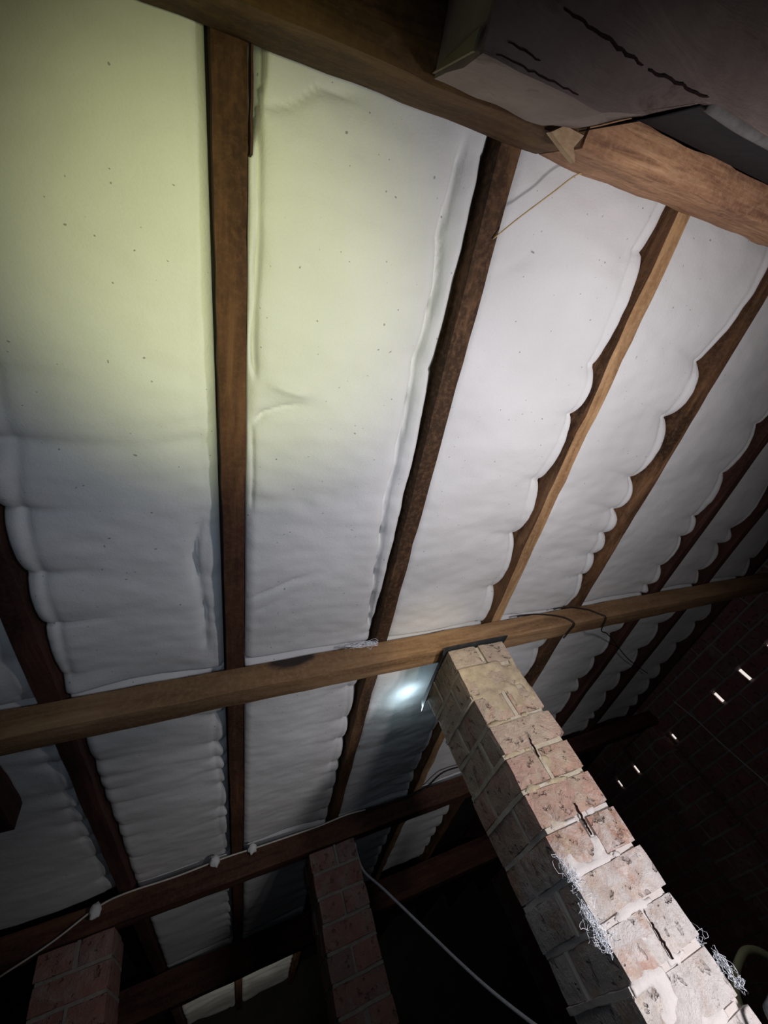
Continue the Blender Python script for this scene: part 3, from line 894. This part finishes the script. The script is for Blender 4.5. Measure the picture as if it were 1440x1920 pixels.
# ------------------------------------------------------------------ gable wall with open perpends
def gable():
    t = empty('wall_gable', P(XG + 0.15, 2.2, FZ), None, None, None, 'structure')
    bl, bh_, jt = 0.289, 0.0972, 0.0125
    cw, ch = 0.3010, 0.1096
    # backing wall with the joints' depth
    vs, fs = grid_box((XG + 0.010, -2.2, FZ), (XG + 0.30, 7.6, 1.1), (1, 1, 1), P)
    base = parent_world(t)
    zc0 = 0.62                                   # the course with open perpends is centred here
    # open perpends: w positions of the slits
    slits = [1.803, 2.104, 2.405, 3.007, 3.609, 3.910]
    slitset = slits
    import bisect
    # backing is cut into blocks around the slit course so daylight can come through
    back = [((XG + 0.012, -2.2, FZ), (XG + 0.14, 7.6, zc0 - bh_ / 2)), ((XG + 0.012, -2.2, zc0 + bh_ / 2), (XG + 0.14, 7.6, 1.13))]
    edges = [-2.2] + [q for s_ in slits for q in (s_ - 0.0085, s_ + 0.0085)] + [7.6]
    for a, b_ in zip(edges[0::2], edges[1::2]):
        back.append(((XG + 0.012, a, zc0 - bh_ / 2), (XG + 0.14, b_, zc0 + bh_ / 2)))
    mv = []; mf = []
    for a, b_ in back:
        vs, fs = grid_box(a, b_, (1, 1, 1), P); k = len(mv); mv += vs; mf += [tuple(i + k for i in f_) for f_ in fs]
    mesh('mortar', mv, mf, M['mortar_gable'], t)
    for si, s_ in enumerate(slits):
        hw = (0.011, 0.010, 0.009, 0.006, 0.006, 0.006)[si]; fh = (0.40, 0.42, 0.36, 0.2, 0.3, 0.26)[si]
        vs, fs = grid_box((XG + 0.003, s_ - hw, zc0 - bh_ * fh), (XG + 0.011, s_ + hw, zc0 + bh_ * fh), (1, 1, 1), P)
        o = mesh('daylight_slit', vs, fs, M['daylight'], t)
    var = [brick_mesh('gable_brick', 0.05, bl - 0.003, bh_, M['brick_gable'], 5.0 * i, (1, 3, 2), 0.0022) for i in range(5)]
    short = brick_mesh('gable_brick', 0.05, bl - 0.014, bh_, M['brick_gable'], 77.0, (1, 3, 2), 0.001)
    rg = random.Random(9)
    n_ = 0
    far_v = []; far_f = []
    for ci in range(-14, 5):
        zc = zc0 + ci * ch
        off = (2.405 + cw / 2) + (0 if ci % 2 == 0 else cw / 2)
        for k in range(-12, 16):
            wc = off + k * cw
            if wc > 7.4 or wc < -2: continue
            if zc + bh_ / 2 > 1.13 - wc * 0.041: continue
            near = (1.0 < wc < 4.3 and -8 <= ci <= 3)
            if near and n_ < 290:
                o = bpy.data.objects.new('brick', rg.choice(var) if ci else short)
                o.parent = t
                o.location = P(XG + 0.025 - rg.uniform(0.0, 0.006), wc, zc) - base
                col.objects.link(o); n_ += 1
            else:
                vs, fs = grid_box((XG, wc - bl / 2, zc - bh_ / 2), (XG + 0.05, wc + bl / 2, zc + bh_ / 2), (1, 1, 1), P)
                k2 = len(far_v); far_v += vs; far_f += [tuple(i + k2 for i in f_) for f_ in fs]
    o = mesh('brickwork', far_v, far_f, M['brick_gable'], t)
    o['kind'] = 'stuff'
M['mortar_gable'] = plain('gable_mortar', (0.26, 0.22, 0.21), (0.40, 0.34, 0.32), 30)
gable()
# engaged pier standing against the gable under the lower purlin
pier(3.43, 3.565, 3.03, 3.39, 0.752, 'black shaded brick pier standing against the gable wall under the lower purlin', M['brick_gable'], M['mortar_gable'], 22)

# ------------------------------------------------------------------ small things
vs, fs = grid_box((-1.0, 1.406, 0.862), (-0.632, 1.77, 0.950), (10, 10, 3), Q, 0.005, 10, 0.004, 4)
tag(mesh('timber_stub', vs, fs, M['rafter_dark']), 'short dark timber stub fixed behind the purlin at the left edge', 'timber')

C = lambda L: [Q(*p) for p in L]
# two black cord loops hung over the purlin and the tail that goes on across the batts
tube('cord_loop', C([(1.335, 1.312, 0.992), (1.355, 1.300, 0.985), (1.430, 1.296, 0.975), (1.52, 1.297, 0.952), (1.585, 1.300, 0.922), (1.61, 1.308, 0.890), (1.60, 1.35, 0.886), (1.59, 1.405, 0.888)]),
     0.0028, M['rubber'])
tag(col.objects[-1], 'black cord looped over the purlin nearer the lit pier', 'cord', 'black cords over the purlin')
tube('cord_loop', C([(1.570, 1.312, 0.996), (1.60, 1.300, 0.990), (1.68, 1.297, 0.975), (1.76, 1.298, 0.945), (1.80, 1.302, 0.915), (1.83, 1.310, 0.889), (1.86, 1.41, 0.888), (2.02, 1.52, 0.93), (2.28, 1.72, 0.985), (2.60, 1.98, 0.99), (3.0, 2.25, 0.985)]),
     0.0024, M['rubber'])
tag(col.objects[-1], 'black cord over the purlin farther from the pier, trailing on across the dark batts', 'cord', 'black cords over the purlin')
tube('hanging_cord', C([(1.20, 1.41, 0.89), (1.195, 1.43, 0.80), (1.20, 1.44, 0.72), (1.205, 1.44, 0.6)]), 0.0022, M['rubber'])
tag(col.objects[-1], 'thin black cord hanging just right of the pier head', 'cord')
tube('black_flex', C([(1.55, 2.80, 0.985), (1.367, 2.806, 0.99), (1.278, 2.93, 0.985), (1.20, 2.955, 0.975), (1.02, 2.965, 0.975), (0.83, 2.962, 0.985)]), 0.004, M['rubber'])
tag(col.objects[-1], 'black flex drooping onto the lower purlin left of the lit pier', 'cable')
# pale cable clipped along the lower purlin
wc = [(-1.35, 3.20, 0.90), (-1.053, 3.08, 0.864), (-0.93, 3.00, 0.862), (-0.768, 2.966, 0.90), (-0.612, 2.964, 0.968), (-0.488, 2.958, 0.985), (-0.253, 2.964, 0.983),
      (-0.014, 2.962, 0.99), (0.158, 2.958, 0.985), (0.406, 2.965, 0.985), (0.539, 2.965, 0.985), (0.703, 2.955, 0.990), (0.83, 2.962, 0.985)]
tube('pale_cable', C(wc), 0.0035, M['white_cable'])
tag(col.objects[-1], 'thin off-white cable running along the top of the lower purlin', 'cable')
# little knots of wadding beside that cable
def tuft(name, c, r, label, seed, mat='batt', parent=None):
    verts = []; faces = []
    nu, nv = 12, 8
    for j in range(nv + 1):
        for i in range(nu):
            th = math.pi * j / nv; ph = 2 * math.pi * i / nu
            d = Vector((math.sin(th) * math.cos(ph), math.sin(th) * math.sin(ph), math.cos(th)))
            k = 1 + 0.45 * noise.noise(d * 2.2 + Vector((seed, 0, 0)))
            verts.append(c + Vector((d.x * r[0], d.y * r[1], d.z * r[2])) * k)
    for j in range(nv):
        for i in range(nu):
            a = j * nu + i; b_ = j * nu + (i + 1) % nu
            faces.append((a, a + nu, b_ + nu, b_))
    o = mesh(name, verts, faces, M[mat], parent, True)
    return tag(o, label, 'wadding', 'knots of white wadding on the lower purlin')
tuft('wadding_tuft', Q(-0.612, 2.955, 0.955), (0.020, 0.016, 0.026), 'white wadding knot on the cable above the dark corner pier', 1)
tuft('wadding_tuft', Q(-0.062, 2.950, 0.985), (0.022, 0.018, 0.020), 'white wadding knot just left of the straight rafter foot, on the lower purlin', 2)
tuft('wadding_tuft', Q(0.135, 2.950, 0.985), (0.020, 0.016, 0.020), 'white wadding knot just right of the straight rafter foot, on the lower purlin', 3)

# thick grey cable hanging across the dark
tube('grey_cable', [P(*p) for p in [(0.735, 3.10, 0.74), (0.771, 3.2, 0.625), (0.84, 3.1, 0.48), (0.947, 2.9, 0.228), (1.002, 2.7, 0.048), (1.021, 2.5, -0.072), (1.039, 2.3, -0.176), (1.03, 2.1, -0.241), (1.03, 1.95, -0.30)]],
     0.0058, M['grey_cable'])
tag(col.objects[-1], 'grey cable sweeping from the dull red pier down to the bottom edge', 'cable')
tube('green_hose', [P(*p) for p in [(1.86, 2.25, -1.0), (1.845, 2.22, -0.6), (1.845, 2.2, -0.44), (1.900, 2.2, -0.375), (1.995, 2.2, -0.340), (2.07, 2.2, -0.336), (2.14, 2.2, -0.380), (2.24, 2.2, -0.52), (2.3, 2.2, -1.0)]],
     0.012, M['hose'])
tag(col.objects[-1], 'pale green hose looping up at the bottom right edge', 'hose')
tube('dark_flex', [P(*p) for p in [(1.10, 1.25, -0.36), (1.13, 1.28, -0.285), (1.172, 1.30, -0.272), (1.25, 1.30, -0.275), (1.4, 1.32, -0.36)]], 0.004, M['plate'])
tag(col.objects[-1], 'dark grey flex crossing the pier at the bottom right corner', 'cable')
tube('wall_wire', [P(XG - 0.012, 2.74, 0.80), P(XG - 0.012, 2.70, 0.60), P(XG - 0.010, 2.687, 0.439), P(XG - 0.012, 2.66, 0.25), P(XG - 0.010, 2.641, 0.087), P(XG - 0.012, 2.64, -0.2)], 0.0032, M['grey_cable'])
tag(col.objects[-1], 'thin grey wire hanging down the dark gable brickwork', 'wire')
tube('straw', [Q(0.845, -0.262, 0.985), Q(0.80, -0.250, 0.975), Q(0.747, -0.205, 0.972), Q(0.68, -0.143, 0.978), Q(0.640, -0.095, 0.996)], 0.0012, M['straw'], None, 6)
tag(col.objects[-1], 'thin dry stalk hanging from the near beam to the knotty rafter', 'straw')

# wisps of fibre caught on the pier edges: bundles of hair-thin strands
def wisp(a, b_, spread, n, label, seed):
    rg = random.Random(seed)
    verts = []; faces = []
    for s_ in range(n):
        f0 = rg.random(); f1 = min(1, f0 + rg.uniform(0.15, 0.5))
        p0 = a.lerp(b_, f0); p1 = a.lerp(b_, f1)
        o_ = Vector((rg.gauss(0, 1), rg.gauss(0, 1), rg.gauss(0, 1))) * spread * 0.7
        prev = None
        m_ = 5
        for i in range(m_ + 1):
            q = i / m_
            p = p0.lerp(p1, q) + o_ * math.sin(math.pi * (0.2 + 0.6 * q)) + noise.noise_vector(Vector((s_ * 1.7, q * 3, seed))) * spread * 0.7
            wdt = 0.00035
            k = len(verts)
            verts += [p + Vector((wdt, 0, 0)), p + Vector((-wdt, 0, wdt)), p + Vector((-wdt * 0.5, wdt, -wdt))]
            if i:
                for c_ in range(3):
                    faces.append((k - 3 + c_, k - 3 + (c_ + 1) % 3, k + (c_ + 1) % 3, k + c_))
    o = mesh('fibre_wisp', verts, faces, M['fluff'])
    return tag(o, label, 'fibre', 'wisps of fibre on the lit pier')
wisp(P(0.874, 1.345, 0.118), P(0.886, 1.345, 0.055), 0.013, 60, 'upper wisp of white fibre on the left edge of the lit pier', 1)
wisp(P(0.860, 1.330, 0.018), P(0.872, 1.330, -0.060), 0.016, 100, 'lower, larger wisp of white fibre on the left edge of the lit pier', 2)
wisp(P(1.212, 1.50, -0.02), P(1.212, 1.44, -0.16), 0.015, 110, 'bluish wisp of fibre hanging off the right side of the lit pier', 3)
wisp(P(1.190, 1.38, -0.17), P(1.190, 1.37, -0.24), 0.010, 60, 'small wisp of fibre low on the right side of the lit pier', 4)

wisp(Q(0.46, 1.308, 0.992), Q(0.60, 1.308, 0.982), 0.009, 60, 'wisp of white wadding lying on the purlin top by the knotty rafter', 6)
